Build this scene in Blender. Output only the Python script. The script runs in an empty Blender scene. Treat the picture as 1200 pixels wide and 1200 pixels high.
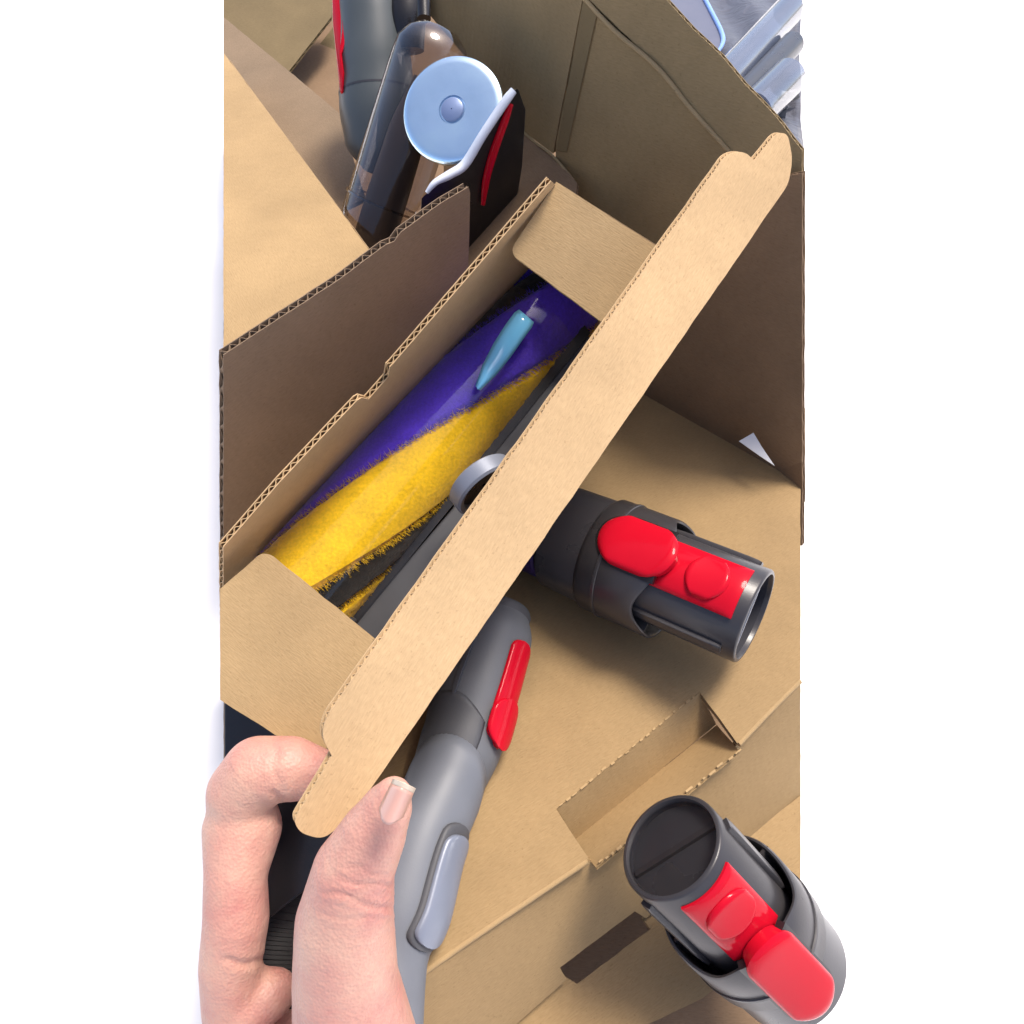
import bpy, bmesh, math, random
from mathutils import Vector as V, Matrix
random.seed(7)
C = bpy.context.scene
COL = C.collection
R = math.radians

# ---------------------------------------------------------------- camera, sky, sun, exposure
H, PITCH, F = 0.34, 52.0, 900.0            # metres above the insert, degrees below the horizon, focal length in px of the 1200 px photo
cam_d = bpy.data.cameras.new('camera'); cam = bpy.data.objects.new('camera', cam_d); COL.objects.link(cam)
cam.location = (0, 0, H); cam.rotation_euler = (R(90 - PITCH), 0, 0)
cam_d.sensor_width = 36; cam_d.lens = 36 * F / 1200; cam_d.clip_start = 0.01; cam_d.clip_end = 100
C.camera = cam
SUN_EL, SUN_AZ = 67.0, 50.0                # azimuth clockwise from +y (away from the camera)
w = bpy.data.worlds.new('World'); C.world = w; w.use_nodes = True
nt = w.node_tree; bg = nt.nodes['Background']
sky = nt.nodes.new('ShaderNodeTexSky'); sky.sky_type = 'NISHITA'; sky.sun_disc = False
sky.sun_elevation = R(SUN_EL); sky.sun_rotation = R(SUN_AZ)
sky.air_density = 0.5; sky.dust_density = 2.5; sky.ozone_density = 0.2
nt.links.new(sky.outputs[0], bg.inputs[0]); bg.inputs[1].default_value = 0.145
sd = bpy.data.lights.new('sun', 'SUN'); sun = bpy.data.objects.new('sun', sd); COL.objects.link(sun)
sd.energy = 1.8; sd.angle = R(18); sd.color = (1.0, 0.93, 0.83)
sun.rotation_euler = (R(90 - SUN_EL), 0, R(180 - SUN_AZ))
sun.location = (1, 1, 3)
C.view_settings.view_transform = 'Standard'; C.view_settings.look = 'None'
C.view_settings.gamma = 1; C.view_settings.exposure = 1.17
C.cycles.max_bounces = 10; C.cycles.transparent_max_bounces = 16

# ---------------------------------------------------------------- geometry helpers
cp, sp = math.cos(R(PITCH)), math.sin(R(PITCH))
FWD, UP, RT = V((0, cp, -sp)), V((0, sp, cp)), V((1, 0, 0))
CAM = V((0, 0, H))
def ray(u, v): return FWD + RT * ((u - 600) / F) + UP * ((600 - v) / F)
def D(u, v, d): return CAM + ray(u, v) * d                     # point at a depth
def P(u, v, z):                                                # point on a horizontal plane
    r = ray(u, v); return CAM + r * ((z - H) / r.z)
class Plane:
    def __init__(s, a, b, c):
        s.o = V(a); s.n = (V(b) - V(a)).cross(V(c) - V(a)).normalized()
        if s.n.dot(CAM - s.o) < 0: s.n = -s.n
    def at(s, u, v):
        r = ray(u, v); return CAM + r * ((s.o - CAM).dot(s.n) / r.dot(s.n))
def hplane(z): return Plane((0, 0, z), (1, 0, z), (0, 1, z))
def vplane(a, b): return Plane(a, b, V(a) + V((0, 0, 1)))

ROOT = {}
def props(o, label=None, cat=None, group=None, kind=None):
    if label: o['label'] = label
    if cat: o['category'] = cat
    if group: o['group'] = group
    if kind: o['kind'] = kind
    return o
def thing(name, loc, label, cat, group=None, kind=None):
    o = bpy.data.objects.new(name, None); COL.objects.link(o); o.location = loc; o.empty_display_size = 0.02
    ROOT[o] = V(loc); return props(o, label, cat, group, kind)
def emit(name, verts, faces, mat, parent=None, smooth=False, uvs=None, label=None, ang=None):
    off = ROOT.get(parent, V((0, 0, 0))) if parent else V((0, 0, 0))
    me = bpy.data.meshes.new(name)
    me.from_pydata([tuple(V(p) - off) for p in verts], [], faces)
    if uvs:
        uv = me.uv_layers.new(name='UVMap')
        for lp in me.loops: uv.data[lp.index].uv = uvs[lp.vertex_index]
    bm = bmesh.new(); bm.from_mesh(me); bmesh.ops.recalc_face_normals(bm, faces=bm.faces)
    for f in bm.faces: f.smooth = smooth
    if smooth:
        lim = R(ang or 40)
        for e in bm.edges:
            if len(e.link_faces) == 2 and e.calc_face_angle(0) > lim: e.smooth = False
    bm.to_mesh(me); bm.free()
    for m in (mat if isinstance(mat, list) else [mat]): me.materials.append(m)
    o = bpy.data.objects.new(name, me); COL.objects.link(o)
    if parent: o.parent = parent; ROOT[o] = off
    if label: o['label'] = label
    return o
class MB:
    def __init__(s): s.v = []; s.f = []; s.uv = []
    def add(s, vs, fs, uvs=None):
        n = len(s.v); s.v += [V(p) for p in vs]; s.f += [tuple(i + n for i in f) for f in fs]
        s.uv += (uvs if uvs else [(0, 0)] * len(vs))
    def build(s, name, mat, parent=None, smooth=False, label=None, ang=None):
        return emit(name, s.v, s.f, mat, parent, smooth, s.uv, label, ang)

def rounded(pts, rads, n=5):
    """2-D outline with some corners rounded."""
    out = []
    N = len(pts)
    for i, p in enumerate(pts):
        r = rads.get(i, 0)
        if r <= 0: out.append(tuple(p)); continue
        a, b = pts[i - 1], pts[(i + 1) % N]
        p_, a_, b_ = V(p).to_2d(), V(a).to_2d(), V(b).to_2d()
        q0 = p_ + (a_ - p_).normalized() * min(r, (a_ - p_).length * .48)
        q1 = p_ + (b_ - p_).normalized() * min(r, (b_ - p_).length * .48)
        for k in range(n + 1):
            t = k / n; q = q0 * (1 - t) ** 2 + p_ * 2 * t * (1 - t) + q1 * t * t
            out.append((q.x, q.y))
    return out

def crossings(poly, s):
    xs = []
    for i in range(len(poly)):
        (s0, t0), (s1, t1) = poly[i - 1], poly[i]
        if (s0 <= s < s1) or (s1 <= s < s0): xs.append(t0 + (t1 - t0) * (s - s0) / (s1 - s0))
    return sorted(xs)

BOARD_T = 0.0028
def board(name, pts3, sdir, mat, parent, T=BOARD_T, normal=None, pitch=0.0042, warp=0.0, label=None, back=None):
    """Corrugated sheet: two liners and a fluted core. pts3: outline of the face towards the camera; sdir: direction across the flutes."""
    o = sum((V(p) for p in pts3), V()) / len(pts3)
    if normal is None:
        n = V()
        for i in range(len(pts3)): n += (V(pts3[i - 1]) - o).cross(V(pts3[i]) - o)
        n.normalize()
        if n.dot(CAM - o) < 0: n = -n
    else: n = normal
    sx = V(sdir) - n * n.dot(V(sdir)); sx.normalize(); tx = n.cross(sx)
    poly = [((V(p) - o).dot(sx), (V(p) - o).dot(tx)) for p in pts3]
    # cut the outline's long edges so the cut edge can wander a little
    rng = random.Random(len(name) * 131 + len(pts3))
    fine = []
    for i in range(len(poly)):
        a, b = V(poly[i - 1]), V(poly[i]); L = (b - a).length; k = max(1, int(L / 0.006))
        for j in range(k):
            q = a.lerp(b, j / k)
            if 0 < j: q = q + V((rng.uniform(-1, 1), rng.uniform(-1, 1))) * 0.00018
            fine.append((q.x, q.y))
    poly = fine
    bk_ = back if back is not None else -n
    def pt(s, t, h): return o + sx * s + tx * t + bk_ * h + n * (warp * math.sin(s * 40 + 1) * math.sin(t * 33) )
    m = MB(); N = len(poly); lt = 0.00045
    for h0, h1 in ((0, lt), (T - lt, T)):
        vs = [pt(s, t, h0) for s, t in poly] + [pt(s, t, h1) for s, t in poly]
        fs = [tuple(range(N)), tuple(range(2 * N - 1, N - 1, -1))] + [(i, (i + 1) % N, (i + 1) % N + N, i + N) for i in range(N)]
        m.add(vs, fs, [p for p in poly] * 2)
    smin, smax = min(p[0] for p in poly), max(p[0] for p in poly)
    step = pitch / 7; ft = 0.0004; amp = (T - 2 * lt - ft) / 2
    k = int((smax - smin) / step)
    for i in range(k):
        s0 = smin + i * step + 1e-5; s1 = s0 + step
        c0, c1 = crossings(poly, s0), crossings(poly, s1)
        if len(c0) != len(c1) or not c0:
            c = crossings(poly, (s0 + s1) / 2); c0 = c1 = c
        for j in range(0, len(c0) - 1, 2):
            q = []
            for s, c in ((s0, c0), (s1, c1)):
                h = T / 2 + amp * math.sin(2 * math.pi * s / pitch)
                a, b = c[j] + .00025, c[j + 1] - .00025
                q += [pt(s, a, h - ft / 2), pt(s, b, h - ft / 2), pt(s, b, h + ft / 2), pt(s, a, h + ft / 2)]
            m.add(q, [(0, 1, 5, 4), (3, 7, 6, 2), (0, 4, 7, 3), (1, 2, 6, 5)], [(s0, 0)] * 8)
    return m.build(name, mat, parent, label=label)

def frame_for(axis, toward):
    X = V(axis).normalized(); U = V(toward) - X * X.dot(V(toward)); U.normalize(); W = X.cross(U)
    return X, U, W
def lathe(m, o, fr, prof, n=48, closed=False, a0=0, a1=2 * math.pi, scale=(1, 1), endfun=None):
    """prof: (x, r) along the axis."""
    X, U, W = fr; full = abs(a1 - a0 - 2 * math.pi) < 1e-6; k = n if full else n + 1
    vs, uvs = [], []
    for j, (x, r) in enumerate(prof):
        for i in range(k):
            a = a0 + (a1 - a0) * i / n
            xx = x + (endfun(a, j) if endfun else 0)
            vs.append(o + X * xx + (U * math.cos(a) * scale[0] + W * math.sin(a) * scale[1]) * r); uvs.append((xx, a * 0.02))
    fs = []; J = len(prof)
    for j in range(J - 1 if not closed else J):
        j2 = (j + 1) % J
        for i in range(n):
            i2 = (i + 1) % k if full else i + 1
            fs.append((j * k + i, j * k + i2, j2 * k + i2, j2 * k + i))
    m.add(vs, fs, uvs)
def patch(m, o, fr, a_c, lo, hi, half_a, r0, r1, rad, bev=0.0006, na=24, nx=20, dome=0.0):
    """Block wrapped on a cylinder: arc from -half_a to half_a (metres at radius rad), x from lo(t) to hi(t), t=-1..1."""
    X, U, W = fr; vs = []; idx = {}
    def pos(x, arc, r):
        a = a_c + arc / rad
        return o + X * x + (U * math.cos(a) + W * math.sin(a)) * r
    for i in range(na + 1):
        t = -1 + 2 * i / na; t = math.sin(t * math.pi / 2)
        for j in range(nx + 1):
            s = -1 + 2 * j / nx; s = math.sin(s * math.pi / 2)
            x = lo(t) + (hi(t) - lo(t)) * (s + 1) / 2
            e = max(abs(t), abs(s)); r = r1 + dome * (1 - t * t) * (1 - s * s)
            k_ = max(0, (e - .80) / .20); r -= bev * k_ * k_
            idx[i, j] = len(vs); vs.append(pos(x, t * half_a, r))
    fs = [(idx[i, j], idx[i + 1, j], idx[i + 1, j + 1], idx[i, j + 1]) for i in range(na) for j in range(nx)]
    ring = [(i, 0) for i in range(na)] + [(na, j) for j in range(nx)] + [(i, nx) for i in range(na, 0, -1)] + [(0, j) for j in range(nx, 0, -1)]
    base = len(vs)
    for (i, j) in ring:
        p = vs[idx[i, j]]; ax = (p - o).dot(X); d = p - o - X * ax
        vs.append(o + X * ax + d.normalized() * r0)
    M = len(ring)
    for k in range(M): fs.append((idx[ring[k]], base + k, base + (k + 1) % M, idx[ring[(k + 1) % M]]))
    m.add(vs, fs)
def tube_path(m, pts, rads, n=20, cap=True, flat=1.0, up=None):
    """Smooth tube through stations (Catmull-Rom)."""
    P_, R_ = [], []
    N = len(pts)
    for i in range(N - 1):
        p0, p1, p2, p3 = [V(pts[max(0, min(N - 1, i + k))]) for k in (-1, 0, 1, 2)]
        for k in range(8):
            t = k / 8; P_.append(0.5 * ((2 * p1) + (p2 - p0) * t + (2 * p0 - 5 * p1 + 4 * p2 - p3) * t * t + (3 * p1 - p0 - 3 * p2 + p3) * t ** 3))
            tt = t * t * (3 - 2 * t); R_.append(rads[i] * (1 - tt) + rads[i + 1] * tt)
    P_.append(V(pts[-1])); R_.append(rads[-1])
    vs, fs, uvs = [], [], []; L = 0
    for i, p in enumerate(P_):
        d = (P_[min(i + 1, len(P_) - 1)] - P_[max(i - 1, 0)])
        X, U, W = frame_for(d, up if up is not None else (CAM - p))
        if i: L += (p - P_[i - 1]).length
        for k in range(n):
            a = 2 * math.pi * k / n; vs.append(p + (U * math.cos(a) * flat + W * math.sin(a)) * R_[i]); uvs.append((L, a * .02))
    K = len(P_)
    for i in range(K - 1):
        for k in range(n): fs.append((i * n + k, i * n + (k + 1) % n, (i + 1) * n + (k + 1) % n, (i + 1) * n + k))
    if cap: fs += [tuple(range(n)), tuple(range((K - 1) * n, K * n))]
    m.add(vs, fs, uvs); return P_
def prism(m, pts3, depth_vec, uv=None):
    N = len(pts3); vs = [V(p) for p in pts3] + [V(p) + V(depth_vec) for p in pts3]
    m.add(vs, [tuple(range(N)), tuple(range(2 * N - 1, N - 1, -1))] + [(i, (i + 1) % N, (i + 1) % N + N, i + N) for i in range(N)])
def box(m, c, ax, ay, az):
    c, ax, ay, az = V(c), V(ax), V(ay), V(az)
    vs = [c + ax * sx + ay * sy + az * sz for sx in (-1, 1) for sy in (-1, 1) for sz in (-1, 1)]
    m.add(vs, [(0, 1, 3, 2), (4, 6, 7, 5), (0, 4, 5, 1), (2, 3, 7, 6), (0, 2, 6, 4), (1, 5, 7, 3)])
def bevel(o, wdt, seg=2):
    b = o.modifiers.new('bevel', 'BEVEL'); b.width = wdt; b.segments = seg; b.limit_method = 'ANGLE'; b.angle_limit = R(40)
    for p in o.data.polygons: p.use_smooth = True
    return o

# ---------------------------------------------------------------- materials
def new_mat(name):
    m = bpy.data.materials.new(name); m.use_nodes = True
    n = m.node_tree.nodes; b = n['Principled BSDF']; return m, n, m.node_tree.links, b
def setp(b, **k):
    for a, v in k.items(): b.inputs[a.replace('_', ' ')].default_value = v
def kraft(name, col, dark=0.82, rough=0.82, wash=0.12, scale=1.0):
    m, n, l, b = new_mat(name)
    tc = n.new('ShaderNodeTexCoord'); 
    big = n.new('ShaderNodeTexNoise'); big.inputs['Scale'].default_value = 16 * scale; big.inputs['Detail'].default_value = 6; big.inputs['Roughness'].default_value = .6
    l.new(tc.outputs['Object'], big.inputs['Vector'])
    mp = n.new('ShaderNodeMapping'); mp.inputs['Scale'].default_value = (300, 1700, 1); l.new(tc.outputs['UV'], mp.inputs['Vector'])
    fib = n.new('ShaderNodeTexNoise'); fib.inputs['Scale'].default_value = 1; fib.inputs['Detail'].default_value = 4; l.new(mp.outputs[0], fib.inputs['Vector'])
    spk = n.new('ShaderNodeTexNoise'); spk.inputs['Scale'].default_value = 900; spk.inputs['Detail'].default_value = 2; l.new(tc.outputs['Object'], spk.inputs['Vector'])
    r1 = n.new('ShaderNodeValToRGB'); r1.color_ramp.elements[0].position = .3; r1.color_ramp.elements[1].position = .7
    r1.color_ramp.elements[0].color = (*[c * dark for c in col], 1); r1.color_ramp.elements[1].color = (*[c * 1.06 for c in col], 1)
    l.new(big.outputs[0], r1.inputs[0])
    r2 = n.new('ShaderNodeValToRGB'); r2.color_ramp.elements[0].position = .25; r2.color_ramp.elements[1].position = .75
    r2.color_ramp.elements[0].color = (.86, .84, .8, 1); r2.color_ramp.elements[1].color = (1.1, 1.1, 1.1, 1); l.new(fib.outputs[0], r2.inputs[0])
    mx = n.new('ShaderNodeMix'); mx.data_type = 'RGBA'; mx.blend_type = 'MULTIPLY'; mx.inputs[0].default_value = .8
    l.new(r1.outputs[0], mx.inputs[6]); l.new(r2.outputs[0], mx.inputs[7])
    r3 = n.new('ShaderNodeValToRGB'); r3.color_ramp.elements[0].position = .27; r3.color_ramp.elements[1].position = .36
    r3.color_ramp.elements[0].color = (.55, .5, .42, 1); r3.color_ramp.elements[1].color = (1, 1, 1, 1); l.new(spk.outputs[0], r3.inputs[0])
    mx2 = n.new('ShaderNodeMix'); mx2.data_type = 'RGBA'; mx2.blend_type = 'MULTIPLY'; mx2.inputs[0].default_value = .35
    l.new(mx.outputs[2], mx2.inputs[6]); l.new(r3.outputs[0], mx2.inputs[7]); l.new(mx2.outputs[2], b.inputs['Base Color'])
    wv = n.new('ShaderNodeTexWave'); wv.bands_direction = 'X'; wv.inputs['Scale'].default_value = 2 * math.pi / 0.0042 / 20; wv.inputs['Distortion'].default_value = .6
    l.new(tc.outputs['UV'], wv.inputs['Vector'])
    ad = n.new('ShaderNodeMath'); ad.operation = 'MULTIPLY_ADD'; ad.inputs[1].default_value = wash; l.new(wv.outputs[1], ad.inputs[0]); l.new(fib.outputs[0], ad.inputs[2])
    ad2 = n.new('ShaderNodeMath'); ad2.operation = 'MULTIPLY_ADD'; ad2.inputs[1].default_value = 6.0; l.new(big.outputs[0], ad2.inputs[0]); l.new(ad.outputs[0], ad2.inputs[2])
    bp = n.new('ShaderNodeBump'); bp.inputs['Strength'].default_value = .35; bp.inputs['Distance'].default_value = .0005
    l.new(ad2.outputs[0], bp.inputs['Height']); l.new(bp.outputs[0], b.inputs['Normal'])
    setp(b, Roughness=rough, Specular_IOR_Level=.25); return m
def plastic(name, col, rough=.35, metallic=0.0, bump=.15, var=.15, coat=0.0, spec=.5, smudge=.12):
    m, n, l, b = new_mat(name)
    tc = n.new('ShaderNodeTexCoord'); no = n.new('ShaderNodeTexNoise'); no.inputs['Scale'].default_value = 45; no.inputs['Detail'].default_value = 8
    l.new(tc.outputs['Object'], no.inputs['Vector'])
    r1 = n.new('ShaderNodeValToRGB'); r1.color_ramp.elements[0].position = .05; r1.color_ramp.elements[1].position = .95
    r1.color_ramp.elements[0].color = (*[c * (1 - var) for c in col], 1); r1.color_ramp.elements[1].color = (*[c * (1 + var) for c in col], 1)
    l.new(no.outputs[0], r1.inputs[0]); l.new(r1.outputs[0], b.inputs['Base Color'])
    mr = n.new('ShaderNodeMapRange'); mr.inputs['To Min'].default_value = max(.02, rough - smudge); mr.inputs['To Max'].default_value = rough + smudge
    l.new(no.outputs[0], mr.inputs[0]); l.new(mr.outputs[0], b.inputs['Roughness'])
    g = n.new('ShaderNodeTexNoise'); g.inputs['Scale'].default_value = 1400; l.new(tc.outputs['Object'], g.inputs['Vector'])
    bp = n.new('ShaderNodeBump'); bp.inputs['Strength'].default_value = bump; bp.inputs['Distance'].default_value = .0002
    l.new(g.outputs[0], bp.inputs['Height']); l.new(bp.outputs[0], b.inputs['Normal'])
    setp(b, Metallic=metallic, Coat_Weight=coat, Coat_Roughness=.06, Specular_IOR_Level=spec); return m
def clear(name, tint=(1, 1, 1), rough=.05, amount=.12, bump=.03):
    m, n, l, b = new_mat(name); n.remove(b); out = n['Material Output']
    tr = n.new('ShaderNodeBsdfTransparent'); tr.inputs[0].default_value = (*tint, 1)
    gl = n.new('ShaderNodeBsdfGlossy'); gl.inputs['Roughness'].default_value = rough
    lw = n.new('ShaderNodeLayerWeight'); lw.inputs[0].default_value = .35
    mr = n.new('ShaderNodeMapRange'); mr.inputs['To Min'].default_value = amount * .35; mr.inputs['To Max'].default_value = min(1, amount * 4)
    l.new(lw.outputs[1], mr.inputs[0])
    mx = n.new('ShaderNodeMixShader'); l.new(mr.outputs[0], mx.inputs[0]); l.new(tr.outputs[0], mx.inputs[1]); l.new(gl.outputs[0], mx.inputs[2])
    no = n.new('ShaderNodeTexNoise'); no.inputs['Scale'].default_value = 60; bp = n.new('ShaderNodeBump'); bp.inputs['Strength'].default_value = bump; bp.inputs['Distance'].default_value = .001
    l.new(no.outputs[0], bp.inputs['Height']); l.new(bp.outputs[0], gl.inputs['Normal'])
    l.new(mx.outputs[0], out.inputs[0]); return m

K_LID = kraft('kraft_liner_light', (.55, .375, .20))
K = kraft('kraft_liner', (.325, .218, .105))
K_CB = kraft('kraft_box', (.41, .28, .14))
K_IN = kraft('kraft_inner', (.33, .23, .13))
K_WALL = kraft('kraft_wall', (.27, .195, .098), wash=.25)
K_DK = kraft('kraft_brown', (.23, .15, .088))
GREY = plastic('iron_plastic', (.043, .040, .042), .32, metallic=.1, spec=.45)
GREY2 = plastic('dark_plastic', (.045, .044, .048), .3)
TOOL = plastic('tool_grey_plastic', (.115, .12, .13), .55, spec=.4)
TOOL_L = plastic('tool_pale_plastic', (.145, .155, .175), .5, spec=.4)
TOOL_D = plastic('tool_dark_plastic', (.07, .071, .077), .55, spec=.4)
SILV = plastic('silver_grey', (.20, .22, .27), .38, metallic=.2)
FILT = plastic('brown_filter', (.075, .055, .045), .5)
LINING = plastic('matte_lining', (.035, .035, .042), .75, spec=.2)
RED = plastic('red_gloss', (.50, .005, .018), .09, coat=.0, var=.08, bump=.03, smudge=.03, spec=.12)
BLACK = plastic('black_plastic', (.012, .011, .012), .3)
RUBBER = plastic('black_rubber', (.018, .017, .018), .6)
PURPLE_P = plastic('purple_plastic', (.03, .015, .12), .45)
WHITE_P = plastic('pale_edge_plastic', (.62, .66, .74), .25)
CAPBLUE = plastic('pale_blue_metal', (.70, .88, 1.0), .18, metallic=.9, bump=.02)
REFLBLUE = plastic('reflection_blue', (.22, .66, 1.0), .12, coat=.9, bump=.02)  # colour of the sky's reflection over the roller
GREYHANDLE = plastic('handle_grey', (.065, .075, .077), .36)
CLEAR = clear('clear_plastic', (.96, .96, .97), .08, .09, 0.0)
CLEAR_B = clear('clear_bin_plastic', (.66, .62, .60), .05, .12)
FILM = clear('plastic_film', (.75, .76, .78), .12, .09)
PAPER = plastic('white_paper', (.62, .62, .63), .8, var=.05)

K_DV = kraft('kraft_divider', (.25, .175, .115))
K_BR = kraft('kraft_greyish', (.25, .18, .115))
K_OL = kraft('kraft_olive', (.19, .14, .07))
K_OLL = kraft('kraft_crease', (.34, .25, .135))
# ---------------------------------------------------------------- the white surface everything stands on
m_, n_, l_, b_ = new_mat('white_board')
tx = n_.new('ShaderNodeTexNoise'); tx.inputs['Scale'].default_value = 3; rr = n_.new('ShaderNodeValToRGB')
rr.color_ramp.elements[0].color = (.88, .88, .88, 1); rr.color_ramp.elements[1].color = (.92, .92, .92, 1)
l_.new(tx.outputs[0], rr.inputs[0]); l_.new(rr.outputs[0], b_.inputs['Base Color']); setp(b_, Roughness=.7)
GZ = -0.112
me = MB(); me.add([(-6, -5, GZ), (6, -5, GZ), (6, 9, GZ), (-6, 9, GZ)], [(0, 1, 2, 3)])
props(me.build('ground', m_), kind='structure')

UL, UR = 262, 938
def along(a, b): return V(b) - V(a)

# ---------------------------------------------------------------- the big carton
carton = thing('shipping_carton', (0.05, 0.25, GZ), 'large open brown shipping carton that holds all the boxes and tools', 'carton')
wl0, wl1 = P(760, 460, 0), P(938, 560, 0)
wp = vplane(wl0, wl1)
dirw = along(wl0, wl1)
Wa = lambda u, v: wp.at(u, v)
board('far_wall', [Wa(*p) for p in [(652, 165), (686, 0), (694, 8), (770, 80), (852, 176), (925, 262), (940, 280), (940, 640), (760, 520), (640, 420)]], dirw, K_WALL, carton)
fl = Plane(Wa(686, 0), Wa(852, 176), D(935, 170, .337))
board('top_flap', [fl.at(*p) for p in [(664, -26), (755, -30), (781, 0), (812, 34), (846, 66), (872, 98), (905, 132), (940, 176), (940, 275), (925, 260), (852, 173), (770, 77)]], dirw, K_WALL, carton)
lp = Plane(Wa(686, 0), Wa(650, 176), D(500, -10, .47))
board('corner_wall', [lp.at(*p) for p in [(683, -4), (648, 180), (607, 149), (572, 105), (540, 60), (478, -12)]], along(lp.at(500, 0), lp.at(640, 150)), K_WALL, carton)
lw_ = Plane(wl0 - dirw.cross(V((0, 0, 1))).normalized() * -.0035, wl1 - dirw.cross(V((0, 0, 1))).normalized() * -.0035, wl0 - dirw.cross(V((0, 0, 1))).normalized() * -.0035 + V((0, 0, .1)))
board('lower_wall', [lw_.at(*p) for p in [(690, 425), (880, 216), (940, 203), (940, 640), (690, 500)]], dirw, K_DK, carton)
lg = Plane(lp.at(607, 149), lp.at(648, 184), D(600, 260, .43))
board('inner_ledge', [lg.at(*p) for p in [(560, 108), (607, 150), (649, 185), (676, 214), (670, 330), (520, 330), (520, 90)]], along(lg.at(607, 149), lg.at(648, 184)), K_DK, carton)  # darker board colour stands in for the shadow below the corner wall
tow = lambda p, k=.003: p + (CAM - p).normalized() * k
m = MB(); tube_path(m, [tow(Wa(*p), .0005) for p in [(684, -2), (720, 36), (770, 79), (810, 128), (852, 175), (880, 208)]], [.0010] * 6, 12); m.build('crease', K_OLL, carton, True)
m = MB(); tube_path(m, [tow(lp.at(*p), .0005) for p in [(606, 148), (626, 166), (648, 183), (672, 211)]], [.0008] * 4, 10); m.build('crease', K_OLL, carton, True)
m = MB(); prism(m, [tow(Wa(*p), .001) for p in [(683, 2), (699, 18), (664, 178), (652, 176)]], FWD * .0008); m.build('corner_fold', K_OL, carton)
# darker board beyond the vacuum and the bottom
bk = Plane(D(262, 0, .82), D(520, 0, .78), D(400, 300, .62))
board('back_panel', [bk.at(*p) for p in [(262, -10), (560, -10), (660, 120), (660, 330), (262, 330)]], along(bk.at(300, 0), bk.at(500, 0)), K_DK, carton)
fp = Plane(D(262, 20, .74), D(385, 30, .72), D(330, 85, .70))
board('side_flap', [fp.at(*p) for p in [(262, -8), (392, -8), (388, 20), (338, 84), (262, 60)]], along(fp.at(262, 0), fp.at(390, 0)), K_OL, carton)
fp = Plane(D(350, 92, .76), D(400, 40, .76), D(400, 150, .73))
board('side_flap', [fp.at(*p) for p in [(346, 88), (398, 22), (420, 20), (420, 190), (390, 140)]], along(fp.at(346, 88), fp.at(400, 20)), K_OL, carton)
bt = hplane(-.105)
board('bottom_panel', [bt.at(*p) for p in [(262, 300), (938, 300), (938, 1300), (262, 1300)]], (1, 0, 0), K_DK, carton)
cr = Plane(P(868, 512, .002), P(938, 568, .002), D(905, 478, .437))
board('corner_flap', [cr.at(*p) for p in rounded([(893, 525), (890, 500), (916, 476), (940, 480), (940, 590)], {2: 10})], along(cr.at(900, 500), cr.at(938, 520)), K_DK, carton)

# ---------------------------------------------------------------- cardboard insert
ins = thing('cardboard_insert', P(700, 800, -.10), 'brown cardboard insert with a folded tab slot, lying under the red-buttoned tubes', 'cardboard')
T0 = hplane(0)
top = [(700, 430), (762, 462), (850, 512), (938, 566), (938, 796), (864, 871), (820, 811), (652, 948), (690, 1006), (497, 1137), (440, 1170), (400, 1010), (430, 800), (500, 560)]
sd_ = along(T0.at(497, 1137), T0.at(690, 1006))
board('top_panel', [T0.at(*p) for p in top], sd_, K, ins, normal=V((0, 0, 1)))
# recessed tab: two strips folded into a shallow V
zc = -.019
a0, a1 = T0.at(652, 948), T0.at(820, 811)
mid0, mid1 = P(672, 985, zc), P(840, 849, zc)
b0, b1 = P(698, 1016, -.004), P(866, 880, -.004)
board('slot_strip', [a0, a1, mid1, mid0], along(a0, a1), K, ins, T=.0015)
board('slot_strip', [mid0, mid1, b1, b0], along(a0, a1), K, ins, T=.0015)
m = MB(); tube_path(m, [T0.at(*p) + V((0, 0, -.0012)) for p in [(497, 1138), (560, 1094), (630, 1047), (688, 1008)]], [.0013] * 4, 12); m.build('fold_ridge', K_CB, ins, True)
m = MB(); tube_path(m, [T0.at(*p) + V((0, 0, -.0012)) for p in [(866, 871), (900, 835), (938, 797)]], [.0013] * 3, 12); m.build('fold_ridge', K_CB, ins, True)
m = MB(); rp = random.Random(4)
for q0_, q1_, z_ in ((a0, a1, .0003), (b0, b1, .0012)):
    L = (q1_ - q0_).length; d_ = (q1_ - q0_).normalized(); k = 0.002
    while k < L - .003:
        ln = rp.uniform(.0012, .004)
        box(m, q0_ + d_ * (k + ln / 2) + V((rp.uniform(-.0004, .0004), rp.uniform(-.0004, .0004), z_)), d_ * ln / 2, d_.cross(V((0, 0, 1))) * rp.uniform(.0002, .0005), V((0, 0, .00015)))
        k += ln + rp.uniform(.0012, .003)
props(m.build('perforation', K_CB, ins), kind='stuff')
# front face below the fold, then the lower floor strip
fz = -.055
f0, f1, f2, f3 = T0.at(497, 1137), T0.at(690, 1006), T0.at(864, 871), T0.at(938, 796)
e0, e1 = P(560, 1240, fz), P(938, 932, fz)
frp = Plane(T0.at(497, 1139), T0.at(938, 798), P(700, 1128, fz))
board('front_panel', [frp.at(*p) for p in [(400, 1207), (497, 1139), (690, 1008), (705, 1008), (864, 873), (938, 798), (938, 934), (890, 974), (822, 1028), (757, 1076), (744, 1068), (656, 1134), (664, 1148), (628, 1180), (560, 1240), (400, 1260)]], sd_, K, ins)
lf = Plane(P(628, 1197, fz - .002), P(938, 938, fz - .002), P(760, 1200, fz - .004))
board('lower_flap', [lf.at(*p) for p in [(560, 1244), (628, 1176), (662, 1144), (676, 1153), (762, 1089), (752, 1075), (822, 1024), (938, 932), (938, 1080), (823, 1170), (755, 1202), (690, 1235)]], sd_, K, ins)

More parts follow.
